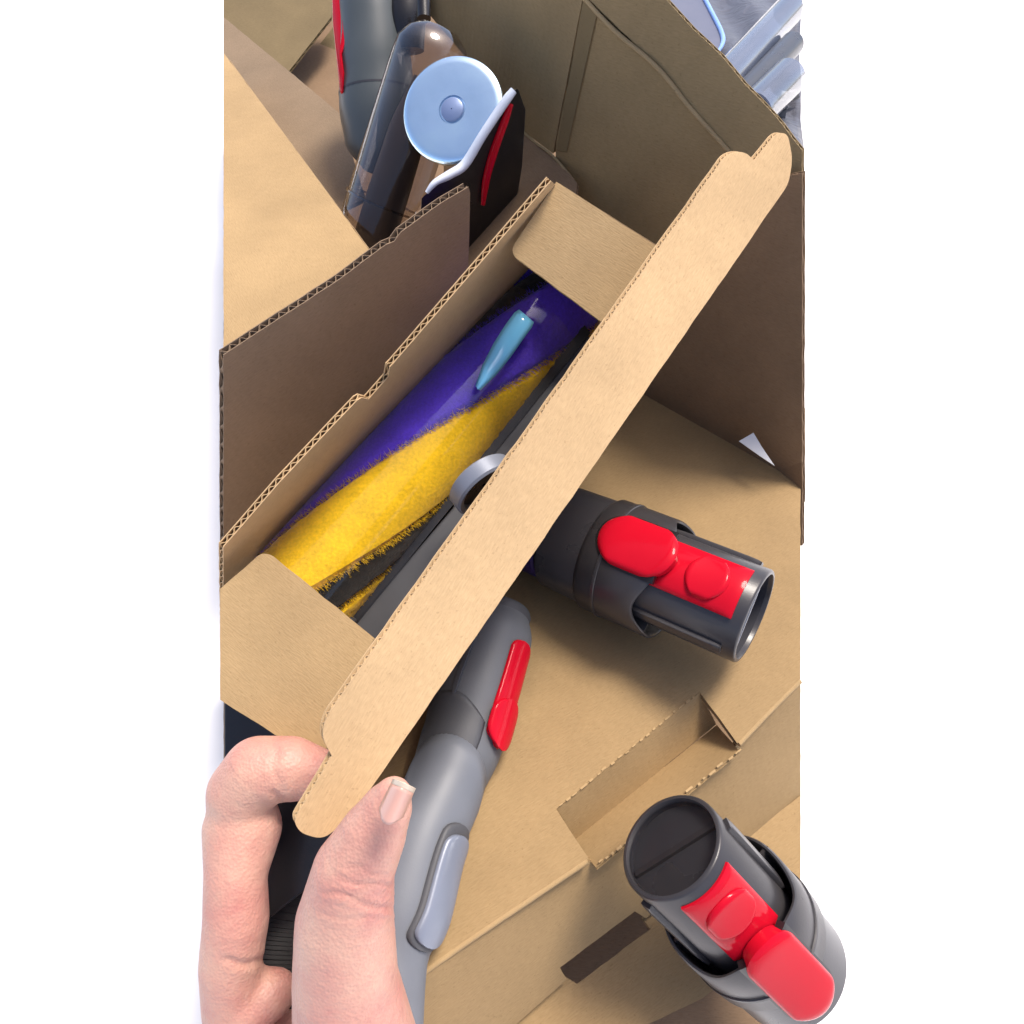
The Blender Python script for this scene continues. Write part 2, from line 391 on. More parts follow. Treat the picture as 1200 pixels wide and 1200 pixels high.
# ---------------------------------------------------------------- left boxes and divider
lb = thing('closed_box', P(300, 300, .0), 'closed tan cardboard box with a bright plain top at the left', 'box')
lt_ = hplane(.10)
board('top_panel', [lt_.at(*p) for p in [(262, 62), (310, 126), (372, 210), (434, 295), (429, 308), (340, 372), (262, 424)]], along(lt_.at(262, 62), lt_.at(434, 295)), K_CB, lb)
sdp = vplane(lt_.at(262, 62), lt_.at(434, 295))
q0, q1 = lt_.at(263, 64), lt_.at(433, 295)
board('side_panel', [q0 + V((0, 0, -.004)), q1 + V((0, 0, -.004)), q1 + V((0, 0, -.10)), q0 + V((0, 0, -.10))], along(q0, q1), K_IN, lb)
lb2 = thing('brown_box', P(350, 220, .0), 'greyish brown box top seen just beyond the bright closed box', 'box')
l2 = Plane(D(262, 22, .66), D(410, 180, .53), D(420, 300, .475))
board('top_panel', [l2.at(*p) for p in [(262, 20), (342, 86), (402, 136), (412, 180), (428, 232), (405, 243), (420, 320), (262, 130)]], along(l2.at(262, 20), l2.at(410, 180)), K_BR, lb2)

dv = thing('cardboard_divider', P(420, 420, -.05), 'upright corrugated divider with a torn top edge left of the open box', 'cardboard')
da, db = D(262, 416, .335), D(549, 220, .365)
dp = vplane(da, db)
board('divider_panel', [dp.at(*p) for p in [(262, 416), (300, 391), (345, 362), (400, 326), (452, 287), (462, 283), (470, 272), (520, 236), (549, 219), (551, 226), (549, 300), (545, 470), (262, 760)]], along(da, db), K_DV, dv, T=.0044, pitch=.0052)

# ---------------------------------------------------------------- long open box with its raised flap
hb = thing('long_box', D(480, 520, .40), 'long narrow open cardboard box holding the purple and yellow roller', 'box')
rimd, botd = .305, .40
def bx(u, v, d): return D(u, v, d)
hw = Plane(D(262, 645, rimd), D(645, 213, rimd), D(645 - 12, 213 + 36, botd))
hl = Plane(D(262, 645, rimd), D(645, 213, rimd), D(330, 655, botd))
board('side_wall', [hl.at(*p) for p in [(262, 641), (330, 563), (419, 469), (424, 466), (432, 468), (455, 442), (457, 430), (461, 426), (560, 312), (646, 212), (652, 218), (645, 290), (560, 410), (440, 540), (345, 660), (262, 760)]], along(D(262, 641, rimd), D(646, 212, rimd)), K_LID, hb, T=.0026)
ff = Plane(D(650, 214, .314), D(765, 286, .313), D(650, 335, .316))
board('tuck_flap', [ff.at(*p) for p in rounded([(652, 213), (775, 292), (706, 378), (596, 296)], {3: 14, 2: 4}, 6)], along(ff.at(652, 213), ff.at(775, 292)), K_CB, hb, T=.0018)
nf = Plane(D(263, 685, .312), D(440, 748, .312), D(370, 880, .300))
board('tuck_flap', [nf.at(*p) for p in rounded([(258, 690), (306, 648), (318, 650), (439, 748), (380, 850), (384, 892), (345, 872), (322, 861), (258, 820)], {1: 6, 2: 5}, 5)], along(nf.at(318, 650), nf.at(439, 748)), K_CB, hb, T=.0018)
LIDD = .272
ll = Plane(D(385, 838, .250), D(850, 184, .2975), D(905, 243, .309))
lid_px = rounded([(384, 838), (376, 862), (389, 886), (344, 962), (352, 976), (378, 984), (411, 958), (905, 243), (924, 216), (929, 186), (923, 156), (910, 156), (884, 188), (872, 177), (852, 180)],
                 {0: 8, 1: 22, 3: 8, 4: 8, 5: 12, 6: 20, 8: 10, 9: 12, 10: 9, 11: 9, 13: 10, 14: 10}, 5)
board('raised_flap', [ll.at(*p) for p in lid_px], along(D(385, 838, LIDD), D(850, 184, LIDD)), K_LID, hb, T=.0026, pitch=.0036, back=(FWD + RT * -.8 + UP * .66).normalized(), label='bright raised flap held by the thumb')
# hidden faces: right wall, bottom, ends
rw = [D(415, 950, .262), D(902, 246, .308), D(800, 330, botd), D(400, 900, botd)]
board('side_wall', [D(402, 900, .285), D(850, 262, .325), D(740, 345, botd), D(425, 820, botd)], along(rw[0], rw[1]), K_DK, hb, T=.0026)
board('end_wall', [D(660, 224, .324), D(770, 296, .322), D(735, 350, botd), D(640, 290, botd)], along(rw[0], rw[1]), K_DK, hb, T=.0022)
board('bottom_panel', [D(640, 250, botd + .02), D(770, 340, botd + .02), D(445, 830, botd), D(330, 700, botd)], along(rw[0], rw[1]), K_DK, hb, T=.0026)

# ---------------------------------------------------------------- cleaner head in the long box
hd = thing('cleaner_head', D(505, 520, .39), 'vacuum cleaner head with purple and yellow plush roller in the long box', 'vacuum head')
ra, rb = D(352, 697, .356), D(668, 332, .405)
RR = .0262
axis = rb - ra; RL = axis.length
ctr = (ra + rb) / 2
rfr = frame_for(axis, CAM - ctr)
# plush material
def plush(name, col):
    m, n, l, b = new_mat(name); tc = n.new('ShaderNodeTexCoord')
    no = n.new('ShaderNodeTexNoise'); no.inputs['Scale'].default_value = 700; no.inputs['Detail'].default_value = 3; l.new(tc.outputs['Object'], no.inputs['Vector'])
    n2 = n.new('ShaderNodeTexNoise'); n2.inputs['Scale'].default_value = 60; n2.inputs['Detail'].default_value = 5; l.new(tc.outputs['Object'], n2.inputs['Vector'])
    av = n.new('ShaderNodeMath'); av.operation = 'ADD'; l.new(no.outputs[0], av.inputs[0]); l.new(n2.outputs[0], av.inputs[1])
    r = n.new('ShaderNodeValToRGB'); r.color_ramp.elements[0].position = .35; r.color_ramp.elements[1].position = .65
    mr = n.new('ShaderNodeMath'); mr.operation = 'MULTIPLY'; mr.inputs[1].default_value = .5; l.new(av.outputs[0], mr.inputs[0]); l.new(mr.outputs[0], r.inputs[0])
    r.color_ramp.elements[0].color = (*[c * .78 for c in col], 1); r.color_ramp.elements[1].color = (*[min(1, c * 1.2) for c in col], 1)
    l.new(r.outputs[0], b.inputs['Base Color'])
    bp = n.new('ShaderNodeBump'); bp.inputs['Strength'].default_value = .45; bp.inputs['Distance'].default_value = .0006; l.new(no.outputs[0], bp.inputs['Height']); l.new(bp.outputs[0], b.inputs['Normal'])
    setp(b, Roughness=.9, Specular_IOR_Level=.1, Sheen_Weight=.3); return m
M_YEL = plush('yellow_plush', (.82, .50, .01)); M_PUR = plush('purple_plush', (.10, .045, .60)); M_BLK = plush('black_plush', (.012, .012, .012))
TW = R(160)                     # twist over the whole roller
bands = [('purple_stripe', M_PUR, -164, -82), ('yellow_stripe', M_YEL, -82, 4), ('black_stripe', M_BLK, 4, 38), ('yellow_stripe', M_YEL, 38, 74),
         ('black_stripe', M_BLK, 74, 100), ('purple_stripe', M_PUR, 100, 168), ('black_stripe', M_BLK, 168, 196)]
X_, U_, W_ = rfr
SGN = 1
roller = MB(); lathe(roller, ra, rfr, [(0, .004), (0, RR - .004), (RL, RR - .004), (RL, .004)], 48)
ro = roller.build('roller', M_BLK, hd, True)
rng = random.Random(3)
def rpos(x, a, r): return ra + X_ * x + (U_ * math.cos(a) + W_ * math.sin(a)) * r
for nm, mt, d0, d1 in bands:
    m = MB(); nx, na = 60, max(4, int((d1 - d0) / 6)); a0_, a1_ = R(d0), R(d1)
    vs, fs = [], []
    for i in range(nx + 1):
        x = RL * i / nx; tw = TW * (i / nx)
        for j in range(na + 1):
            t = j / na; a = a0_ + (a1_ - a0_) * t
            e = min(1, min(t, 1 - t) * (d1 - d0) / 7); lump = .0004 * math.sin(x * 900 + a * 9) * math.sin(a * 31 + x * 300)
            vs.append(rpos(x, SGN * (a + tw), RR - .0022 * (1 - e) ** 2 + lump))
    for i in range(nx):
        for j in range(na):
            k = i * (na + 1) + j; fs.append((k, k + 1, k + na + 2, k + na + 1))
    m.add(vs, fs)
    for k in range(int(75 * (d1 - d0))):           # pile fibres
        x = rng.random() * RL; edge = rng.random() < .35
        t = (rng.choice((0, 1)) + rng.gauss(0, .02)) if edge else rng.random()
        a = a0_ + (a1_ - a0_) * t + TW * x / RL
        p = rpos(x, SGN * a, RR - .0016); q = rpos(x + rng.gauss(0, .0009), SGN * (a + rng.gauss(0.02, .045)), RR + rng.uniform(.0002, .0011))
        s = X_ * .00016
        m.add([p - s, p + s, q], [(0, 1, 2)])
    m.build(nm, mt, ro, True)
# clear window over the roller, dark housing, bar and wheel
m = MB(); lathe(m, ra, rfr, [(.004, RR + .004), (RL * .84, RR + .004)], 30, a0=R(-80), a1=R(62)); m.build('clear_cover', CLEAR, hd, True)
def hq(u, v, d): return D(u, v, d)
hbar = Plane(D(415, 730, .352), D(690, 385, .385), D(470, 760, .352))
m = MB(); prism(m, [hbar.at(*p) for p in [(412, 734), (530, 596), (545, 572), (690, 392), (705, 412), (700, 450), (585, 605), (455, 775)]], FWD * .02)
bevel(m.build('housing_bar', TOOL_D, hd), .0012)
m = MB(); pl2 = Plane(D(320, 655, .372), D(610, 325, .43), D(340, 690, .372)); prism(m, [pl2.at(*p) for p in [(312, 660), (600, 318), (640, 330), (340, 720)]], FWD * .01)
m.build('housing_back', BLACK, hd)
m = MB(); prism(m, [D(*p) for p in [(336, 672, .352), (352, 665, .352), (372, 690, .35), (418, 728, .35), (405, 742, .35), (380, 735, .352)]], FWD * .02); bevel(m.build('end_cap', GREY2, hd), .001)
m = MB(); prism(m, [hbar.at(*p) for p in [(405, 728), (684, 380), (692, 390), (413, 738)]], FWD * .018 ); m.build('seal_strip', BLACK, hd)
wc = D(573, 576, .337); wfr = frame_for(D(600, 610, .335) - D(560, 560, .345), CAM - wc)
m = MB(); lathe(m, wc, wfr, [(-.0075, .0125), (-.0085, .0145), (-.0075, .0158), (-.001, .0158), (0, .0148), (-.001, .0125)], 40, closed=True); wh = m.build('wheel', SILV, hd, True)
m = MB(); lathe(m, wc, wfr, [(-.004, .001), (-.004, .0124), (-.009, .0124), (-.009, .001)], 32, closed=True); m.build('wheel_hub', BLACK, wh, True)
# sky reflection in the cover, shaped as a pale blue plate
refl_c = [(560, 456), (583, 418), (598, 395), (612, 378)]
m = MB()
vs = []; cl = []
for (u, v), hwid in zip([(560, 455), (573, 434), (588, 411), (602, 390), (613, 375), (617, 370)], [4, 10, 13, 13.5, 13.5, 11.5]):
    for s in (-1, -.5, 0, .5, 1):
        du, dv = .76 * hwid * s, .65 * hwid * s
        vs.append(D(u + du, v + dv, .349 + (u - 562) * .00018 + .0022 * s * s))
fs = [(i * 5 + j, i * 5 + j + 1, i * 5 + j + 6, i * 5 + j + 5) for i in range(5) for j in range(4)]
m.add(vs, fs); cl = m.build('sky_reflection', REFLBLUE, hd, True, label='blue sky reflection built as a plate over the roller')
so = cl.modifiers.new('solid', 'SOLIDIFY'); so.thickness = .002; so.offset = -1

# ---------------------------------------------------------------- red-buttoned tubes
def neck(label, mouth, back, r_in, a_red, r_sl, xs, xback, film=False, tail=0.05, long=0.0):
    """mouth, back: axis points. Frame: x=0 at the mouth, negative towards the sleeve."""
    o = mouth; ax = mouth - back
    fr = frame_for(ax, CAM - mouth)
    t = thing('tube_connector', back, label, 'vacuum part', 'grey tube connectors with red release buttons')
    m = MB(); wt = .0022
    lathe(m, o, fr, [(-.085, r_in), (-.0010, r_in), (-.0003, r_in - .0004), (0, r_in - .0009), (0, r_in - wt + .0003), (-.0006, r_in - wt), (-.075, r_in - wt)], 72)
    m.build('inner_tube', GREY, t, True)
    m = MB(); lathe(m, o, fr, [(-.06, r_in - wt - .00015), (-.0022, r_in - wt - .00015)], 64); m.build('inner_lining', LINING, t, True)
    # slot plate inside the mouth
    X, U, W = fr
    if not film:
        m = MB(); ap = R(4); c = o - X * .0035 + (U * math.cos(ap) + W * math.sin(ap)) * (r_in * .58)
        tn = (-U * math.sin(ap) + W * math.cos(ap)); rd = (U * math.cos(ap) + W * math.sin(ap))
        box(m, c, X * .003, tn * r_in * .72, rd * .0006)
        m.build('contact_plate', SILV, t)
        m = MB(); lathe(m, o, fr, [(-.055, .0005), (-.055, r_in - wt - .0001)], 40); m.build('inner_gate', BLACK, t)
    else:
        m = MB(); lathe(m, o, fr, [(-.0016, .0003), (-.0022, r_in * .5), (-.0016, r_in - wt - .0001)], 40); m.build('mouth_film', FILM, t, True)
        m = MB(); lathe(m, o, fr, [(-.0045, .0005), (-.0045, r_in - wt - .0001)], 40); m.build('inner_gate', GREY2, t)
        m = MB(); box(m, o - X * .0042, X * .0012, (U * .35 + W).normalized() * r_in * .85, (U - W * .35).normalized() * .0012); m.build('gate_rib', GREY, t)
    # side rails along the inner tube
    for s in (-1, 1):
        m = MB(); a = a_red + s * R(74)
        patch(m, o, fr, a, lambda q: -.05, lambda q: -.006, .0022, r_in - .001, r_in + .0022, r_in, na=6, nx=8); m.build('rail', GREY, t, True)
    # outer sleeve with a scooped end
    def scoop(a, j):
        d = (a - a_red + math.pi) % (2 * math.pi) - math.pi
        return (-.007 * math.exp(-((abs(d) - R(60)) / R(28)) ** 2)) if j in (3, 4, 5, 6) else 0
    m = MB(); L0 = xback
    lathe(m, o, fr, [(xs - L0 - .004, r_sl * .80), (xs - L0 - .003, r_sl * .92), (xs - L0, r_sl), (xs - .001, r_sl), (xs, r_sl - .0006), (xs, r_sl - .0014), (xs - .001, r_sl - .002), (xs - L0 * .7, r_sl - .002)], 96, endfun=scoop)
    sl = m.build('sleeve', GREY, t, True)
    m = MB(); lathe(m, o, fr, [(xs - L0 + .008, r_sl + .0001), (xs - L0 + .0083, r_sl + .0006), (xs - L0 + .0095, r_sl + .0006), (xs - L0 + .0098, r_sl + .0001)], 72); m.build('seam_ring', GREY, sl, True)
    for s in (-1, 1):                                 # struts between the sleeve and the tube
        a = a_red + s * R(98); rd = U * math.cos(a) + W * math.sin(a); tn = -U * math.sin(a) + W * math.cos(a)
        m = MB(); box(m, o + X * (xs - .008) + rd * (r_in + r_sl) / 2, X * .006, rd * (r_sl - r_in) / 2, tn * .0007); m.build('strut', GREY, sl)
    m = MB(); lathe(m, o, fr, [(xs - L0 - .001, r_sl * .94), (xs - L0 - .024, r_sl * .92), (xs - L0 - .026, r_sl * .78), (xs - L0 - tail, r_sl * .72), (xs - L0 - tail, .002)], 56); m.build('rear_neck', GREY2, t, True)
    if not film: m = MB(); lathe(m, o, fr, [(xs - L0 - .027, r_sl * .80), (xs - L0 - .028, r_sl * .84), (xs - L0 - .038, r_sl * .84), (xs - L0 - .040, r_sl * .80)], 56); m.build('purple_band', PURPLE_P, t, True)
    # the red latch: long plate, round button, stadium button over the sleeve
    ha = r_in * R(32)
    m = MB(); patch(m, o, fr, a_red, lambda q: xs - .004, lambda q: -.0052, ha, r_in - .001, r_in + .0016, r_in); la = m.build('red_latch', RED, t, True)
    m = MB(); rb_ = .0096; cx = -.021
    patch(m, o, fr, a_red, lambda q: cx - rb_ * math.sqrt(max(0, 1 - q * q)), lambda q: cx + rb_ * math.sqrt(max(0, 1 - q * q)), rb_, r_in, r_in + .0033, r_in, bev=.0014, dome=-.0006); m.build('round_button', RED, la, True)
    hs = .0112 if film else .0130; x0, x1 = xs - .0325 - long, xs + .0045
    patch_r = r_sl
    m = MB(); patch(m, o, fr, a_red, lambda q: x0 - hs * math.sqrt(max(0, 1 - q * q)) + hs, lambda q: x1 + hs * math.sqrt(max(0, 1 - q * q)) - hs, hs, r_sl - .004, r_sl + .0022, patch_r, bev=.0014, dome=-.0010); m.build('oval_button', RED, la, True)
    m = MB(); hs2 = hs + .0012
    patch(m, o, fr, a_red, lambda q: x0 - .0012 - hs2 * math.sqrt(max(0, 1 - q * q)) + hs2, lambda q: xs - .0005, hs2, r_sl - .003, r_sl + .0003, patch_r, bev=.0001); m.build('button_recess', BLACK, sl, True)
    return t
neck('grey tube connector with red button lying beneath the raised flap', D(885, 723, .340), D(690, 642, .380), .0222, R(-20), .0285, -.040, .036)
neck('grey tube connector with film-covered mouth at the lower right', D(785, 990, .288), D(910, 1118, .322), .0211, R(-4), .0275, -.040, .032, film=True, tail=.012, long=.016)

# ---------------------------------------------------------------- grey hand tool under the flap
tl = thing('brush_tool', D(520, 980, .33), 'grey plastic brush tool with red latch and oval button beside the thumb', 'vacuum tool')
st = [(596, 722, .372, 34), (588, 750, .365, 44), (568, 810, .352, 48), (552, 868, .340, 47), (527, 930, .325, 42), (502, 985, .312, 44), (480, 1060, .300, 48), (462, 1125, .290, 42), (456, 1215, .278, 42), (450, 1300, .27, 42)]
pts = [D(u - 9, v, d) for u, v, d, r in st]; rads = [r * d / F for u, v, d, r in st]
m = MB(); TP = tube_path(m, pts, rads, 40); body = m.build('body', TOOL, tl, True)
def on_tool(i, t, ang, extra=0):
    g = min((i + t) * 8, len(TP) - 1.001); k = int(g); q = g - k
    a = TP[k].lerp(TP[k + 1], q)
    tan = lambda n: TP[min(n + 2, len(TP) - 1)] - TP[max(n - 2, 0)]
    t2 = t * t * (3 - 2 * t); r = rads[i] * (1 - t2) + rads[i + 1] * t2
    X, U, W = frame_for(tan(k).normalized().lerp(tan(k + 1).normalized(), q), CAM - a)
    return a + (U * math.cos(ang) + W * math.sin(ang)) * (r + extra), (X, U, W)
# rear shell: second skin with a curved edge
def shell(name, mat, fa, fb, ang0, ang1, extra):
    m = MB(); vs, fs = [], []; n_a, n_x = 30, 24
    for i in range(n_x + 1):
        for k in range(n_a + 1):
            a = ang0 + (ang1 - ang0) * k / n_a
            f = min(8.99, fa(a) + (fb(a) - fa(a)) * i / n_x); ii = int(f)
            e = .0009 if i in (0, n_x) or k in (0, n_a) else 0
            vs.append(on_tool(ii, f - ii, a, extra - e)[0])
    for i in range(n_x):
        for k in range(n_a): q = i * (n_a + 1) + k; fs.append((q, q + 1, q + n_a + 2, q + n_a + 1))
    m.add(vs, fs); sh = m.build(name, mat, tl, True); so = sh.modifiers.new('s', 'SOLIDIFY'); so.thickness = .0012; so.offset = -1; return sh
shell('collar_shell', TOOL_D, lambda a: 2.30 + .75 * max(0, -math.sin(a - R(30))) ** 2, lambda a: 4.0, R(-22), R(130), .0011)
shell('lower_shell', TOOL_L, lambda a: 3.22 + .55 * (1 - math.cos(a - R(12))), lambda a: 8.9, R(-100), R(120), .0020)
def strip_on(name, mat, f0, f1, ang0, wid, extra, parent, ends=True, tilt=0.0, rnd=.72):
    """Stadium plate wrapped on the tool between stations f0..f1 at an angle."""
    m = MB(); vs, fs = [], []; nx, na = 26, 10
    for i in range(nx + 1):
        s = -1 + 2 * i / nx; f = (f0 + f1) / 2 + (f1 - f0) / 2 * math.sin(s * math.pi / 2); ss = math.sin(s * math.pi / 2)
        e = max(0, (abs(ss) - rnd) / (1 - rnd)); wv = wid * math.sqrt(max(.04, 1 - e * e))
        ii = min(int(f), len(pts) - 2); tt = f - ii
        for j in range(na + 1):
            q = -1 + 2 * j / na; r = rads[ii] * (1 - tt) + rads[ii + 1] * tt
            p, _ = on_tool(ii, tt, ang0 + tilt * ss + q * wv / r, extra - (.0006 if abs(q) > .99 or i in (0, nx) else 0)); vs.append(p)
    for i in range(nx):
        for j in range(na): k = i * (na + 1) + j; fs.append((k, k + 1, k + na + 2, k + na + 1))
    m.add(vs, fs); o = m.build(name, mat, parent, True); so = o.modifiers.new('s', 'SOLIDIFY'); so.thickness = .0028; so.offset = -1; return o
SG = -1
strip_on('button_frame', TOOL_D, 4.55, 6.75, SG * R(52), .0088, .0032, tl, tilt=R(3))
strip_on('oval_button', SILV, 4.75, 6.65, SG * R(54), .0076, .0046, tl, tilt=R(3), rnd=.7)
rl = strip_on('red_latch', RED, 1.05, 3.05, SG * R(50), .0078, .0016, tl, rnd=.8)
strip_on('latch_button', RED, 2.15, 3.1, SG * R(50), .0086, .0034, rl, rnd=.25)
strip_on('groove_rib', TOOL_D, 1.2, 2.4, SG * R(-30), .0012, .0012, tl)
m = MB(); X, U, W = frame_for(pts[0] - pts[1], CAM - pts[0]); lathe(m, pts[0], (X, U, W), [(-.004, rads[0] * .99), (.002, rads[0] * 1.03), (.004, rads[0] * .96), (.004, rads[0] * .5)], 40); m.build('end_ring', TOOL_D, tl, True)

# ---------------------------------------------------------------- handheld vacuum at the top
vc = thing('handheld_vacuum', D(480, 200, .47), 'handheld vacuum with grey handle and clear bin behind the divider', 'vacuum cleaner')
m = MB(); hpts = [D(430, -40, .475), D(436, 20, .475), D(440, 80, .48), D(444, 130, .485), D(446, 168, .49), D(446, 196, .50)]
tube_path(m, hpts, [.019, .0205, .0228, .0245, .0225, .012], 36); m.build('handle', GREYHANDLE, vc, True)
m = MB(); seam = hpts[2].lerp(hpts[3], .6); sfr = frame_for(hpts[3] - hpts[1], CAM - seam); lathe(m, seam, sfr, [(-.0005, .0228), (-.0005, .0241), (.0007, .0241), (.0007, .0228)], 40, closed=True); m.build('handle_seam', GREY2, vc, True)
m = MB(); prism(m, [D(*p) for p in [(388, -20, .465), (402, -20, .462), (404, 10, .462), (403, 30, .462), (405, 48, .462), (400, 62, .463), (402, 82, .463), (402, 108, .467), (398, 108, .47), (394, 70, .47), (390, 30, .47)]], FWD * .010)
bevel(m.build('red_trigger', RED, vc), .0012)
m = MB(); tube_path(m, [D(480, -30, .47), D(476, 20, .47), D(478, 60, .475)], [.012, .012, .010], 24); m.build('hinge_arm', BLACK, vc, True)
m = MB(); tube_path(m, [D(496, -6, .44), D(497, 22, .44)], [.004, .004], 14); m.build('bin_catch', BLACK, vc, True)
# clear bin
bc = D(531, 130, .402); be = D(436, 285, .475)
bfr = frame_for(bc - be, CAM - bc)
BL = (bc - be).length
b0_, b1_ = D(418, 345, .475), D(502, 78, .424)
m = MB(); bx_ = frame_for(b1_ - b0_, CAM - b1_); BLn = (b1_ - b0_).length
lathe(m, b0_, bx_, [(0, .0235), (BLn * .5, .0225), (BLn, .0212), (BLn + .008, .0205), (BLn + .015, .0165), (BLn + .0195, .0100), (BLn + .021, .0008)], 56); bb = m.build('clear_bin', CLEAR_B, vc, True)
m = MB(); lathe(m, b0_, bx_, [(BLn * .42, .0233), (BLn * .42, .0238), (BLn * .42 + .0012, .0238), (BLn * .42 + .0012, .0233)], 48, closed=True); m.build('bin_ring', CLEAR_B, bb, True)
m = MB(); tube_path(m, [b0_.lerp(b1_, .95), b0_.lerp(b1_, .7), b0_.lerp(b1_, .4), b0_], [.006, .011, .012, .012], 24); m.build('filter_core', FILT, bb, True)
m = MB(); prism(m, [D(487, 168, .44), D(492, 170, .44), D(468, 262, .46), D(462, 260, .46)], FWD * .004); m.build('bin_rail', BLACK, bb)
# end cap facing the camera
capn = (CAM - bc).normalized() * .9 + V((-.25, .25, .25)); cfr = frame_for(capn, UP)
m = MB(); lathe(m, bc, cfr, [(-.006, .0245), (-.002, .0272), (.0005, .0272), (.0018, .0258), (.0022, .023), (.0019, .012), (.0019, .0072), (.0008, .0068), (.0006, .0003)], 64); cap = m.build('bin_cap', CAPBLUE, vc, True)
m = MB(); lathe(m, bc, cfr, [(.0004, .0060), (.0022, .0060), (.0027, .0054), (.0028, .0003)], 36); m.build('cap_button', plastic('cap_button_blue', (.20, .26, .42), .4, metallic=.3), cap, True)
# black base plate with pale edge and red stripe
bpn = Plane(D(604, 104, .375), D(500, 224, .385), D(560, 300, .45))
m = MB(); prism(m, [bpn.at(*p) for p in rounded([(606, 100), (616, 128), (612, 190), (590, 330), (488, 330), (494, 232), (514, 212), (540, 198)], {0: 8, 6: 14}, 5)], FWD * .006)
pb = bevel(m.build('base_plate', BLACK, vc), .0012)
m = MB(); tube_path(m, [bpn.at(*p) + (CAM - bpn.at(*p)) * .004 for p in [(602, 106), (590, 122), (566, 158), (545, 192), (528, 204), (510, 214), (500, 226)]], [.0019, .0022, .0022, .0024, .0022, .0016, .001], 16); m.build('plate_rim', WHITE_P, pb, True)
m = MB(); tube_path(m, [bpn.at(*p) + (CAM - bpn.at(*p)) * .006 for p in [(599, 122), (590, 146), (578, 180), (570, 210), (566, 240)]], [.0012, .0020, .0022, .002, .0012], 14, flat=.5); m.build('red_stripe', RED, pb, True)

# ---------------------------------------------------------------- wrapped parts beyond the far wall
def bag_mat():
    m, n, l, b = new_mat('grey_wrap'); no = n.new('ShaderNodeTexNoise'); no.inputs['Scale'].default_value = 26; no.inputs['Detail'].default_value = 6; no.inputs['Distortion'].default_value = 1.5
    tc = n.new('ShaderNodeTexCoord'); l.new(tc.outputs['Object'], no.inputs['Vector'])
    r = n.new('ShaderNodeValToRGB'); r.color_ramp.elements[0].color = (.03, .03, .037, 1); r.color_ramp.elements[1].color = (.12, .12, .145, 1); l.new(no.outputs[0], r.inputs[0]); l.new(r.outputs[0], b.inputs['Base Color'])
    bp = n.new('ShaderNodeBump'); bp.inputs['Strength'].default_value = .8; bp.inputs['Distance'].default_value = .004; l.new(no.outputs[0], bp.inputs['Height']); l.new(bp.outputs[0], b.inputs['Normal'])
    setp(b, Roughness=.4, Coat_Weight=.15); return m
BAG = bag_mat()
wb = hplane(-.095)
pk = thing('plastic_sheet', wb.at(860, 60), 'wrinkled grey plastic sheet outside the carton at the upper right', 'plastic')
vs, fs, uvs = [], [], []; n1, n2 = 30, 40
rng = random.Random(5)
for i in range(n1 + 1):
    for j in range(n2 + 1):
        u = 740 + 198 * i / n1; v = -30 + 330 * j / n2
        p = wb.at(u, v); wv = .005 * math.sin(u * .05 + v * .03) + .004 * math.sin(u * .11 - v * .07) + rng.uniform(-.001, .001)
        vs.append(p + V((0, 0, wv)))
fs = [(i * (n2 + 1) + j, (i + 1) * (n2 + 1) + j, (i + 1) * (n2 + 1) + j + 1, i * (n2 + 1) + j + 1) for i in range(n1) for j in range(n2)]
m = MB(); m.add(vs, fs); s_ = m.build('sheet', BAG, pk, True); so = s_.modifiers.new('s', 'SOLIDIFY'); so.thickness = .003; so.offset = -1
TUBEG = clear('wrapped_tube_clear', (.55, .56, .60), .12, .2); TUBED = plastic('wrapped_tube_dark', (.04, .042, .046), .3, coat=.2)
for (a, b, r, mt, lab) in [((836, 108), (924, 12), 0.020, TUBEG, 'pale plastic tube next to the blue-edged panel beyond the carton'), ((866, 118), (928, 52), 0.015, TUBED, 'dark plastic tube in the middle of those beyond the carton'), ((880, 135), (922, 92), 0.022, TUBEG, 'pale plastic tube closest to the raised flap\'s tip beyond the carton')]:
    hp_ = hplane(-.078 + r); p0, p1 = hp_.at(*a), hp_.at(*b)
    t = thing('plastic_tube', p0, lab, 'tube', 'wrapped tubes beyond the carton')
    m = MB(); tube_path(m, [p0, p0.lerp(p1, .5), p1], [r, r, r], 24); m.build('barrel', mt, t, True)
    m = MB(); d_ = (p1 - p0).normalized(); fr = frame_for(d_, CAM - p0); lathe(m, p0, fr, [(-.001, r * .6), (-.001, r * 1.12), (.006, r * 1.12), (.006, r * .98)], 28, closed=True); m.build('end_collar', mt, t, True)
wb2 = hplane(-.07)
bp_ = thing('blue_edged_panel', wb.at(820, 20), 'flat grey plastic panel with a light blue edge outside the carton', 'panel')
m = MB(); prism(m, [wb2.at(*p) for p in [(770, -25), (818, -25), (848, 44), (840, 64), (815, 60), (775, 20)]], V((0, 0, -.008))); m.build('face', plastic('panel_grey', (.12, .125, .17), .4), bp_)
m = MB(); tube_path(m, [wb2.at(*p) + V((0, 0, .001)) for p in [(815, -20), (832, 12), (847, 45), (840, 64)]], [.003, .0032, .0032, .002], 10); m.build('edge', plastic('edge_blue', (.25, .42, .85), .3), bp_, True)
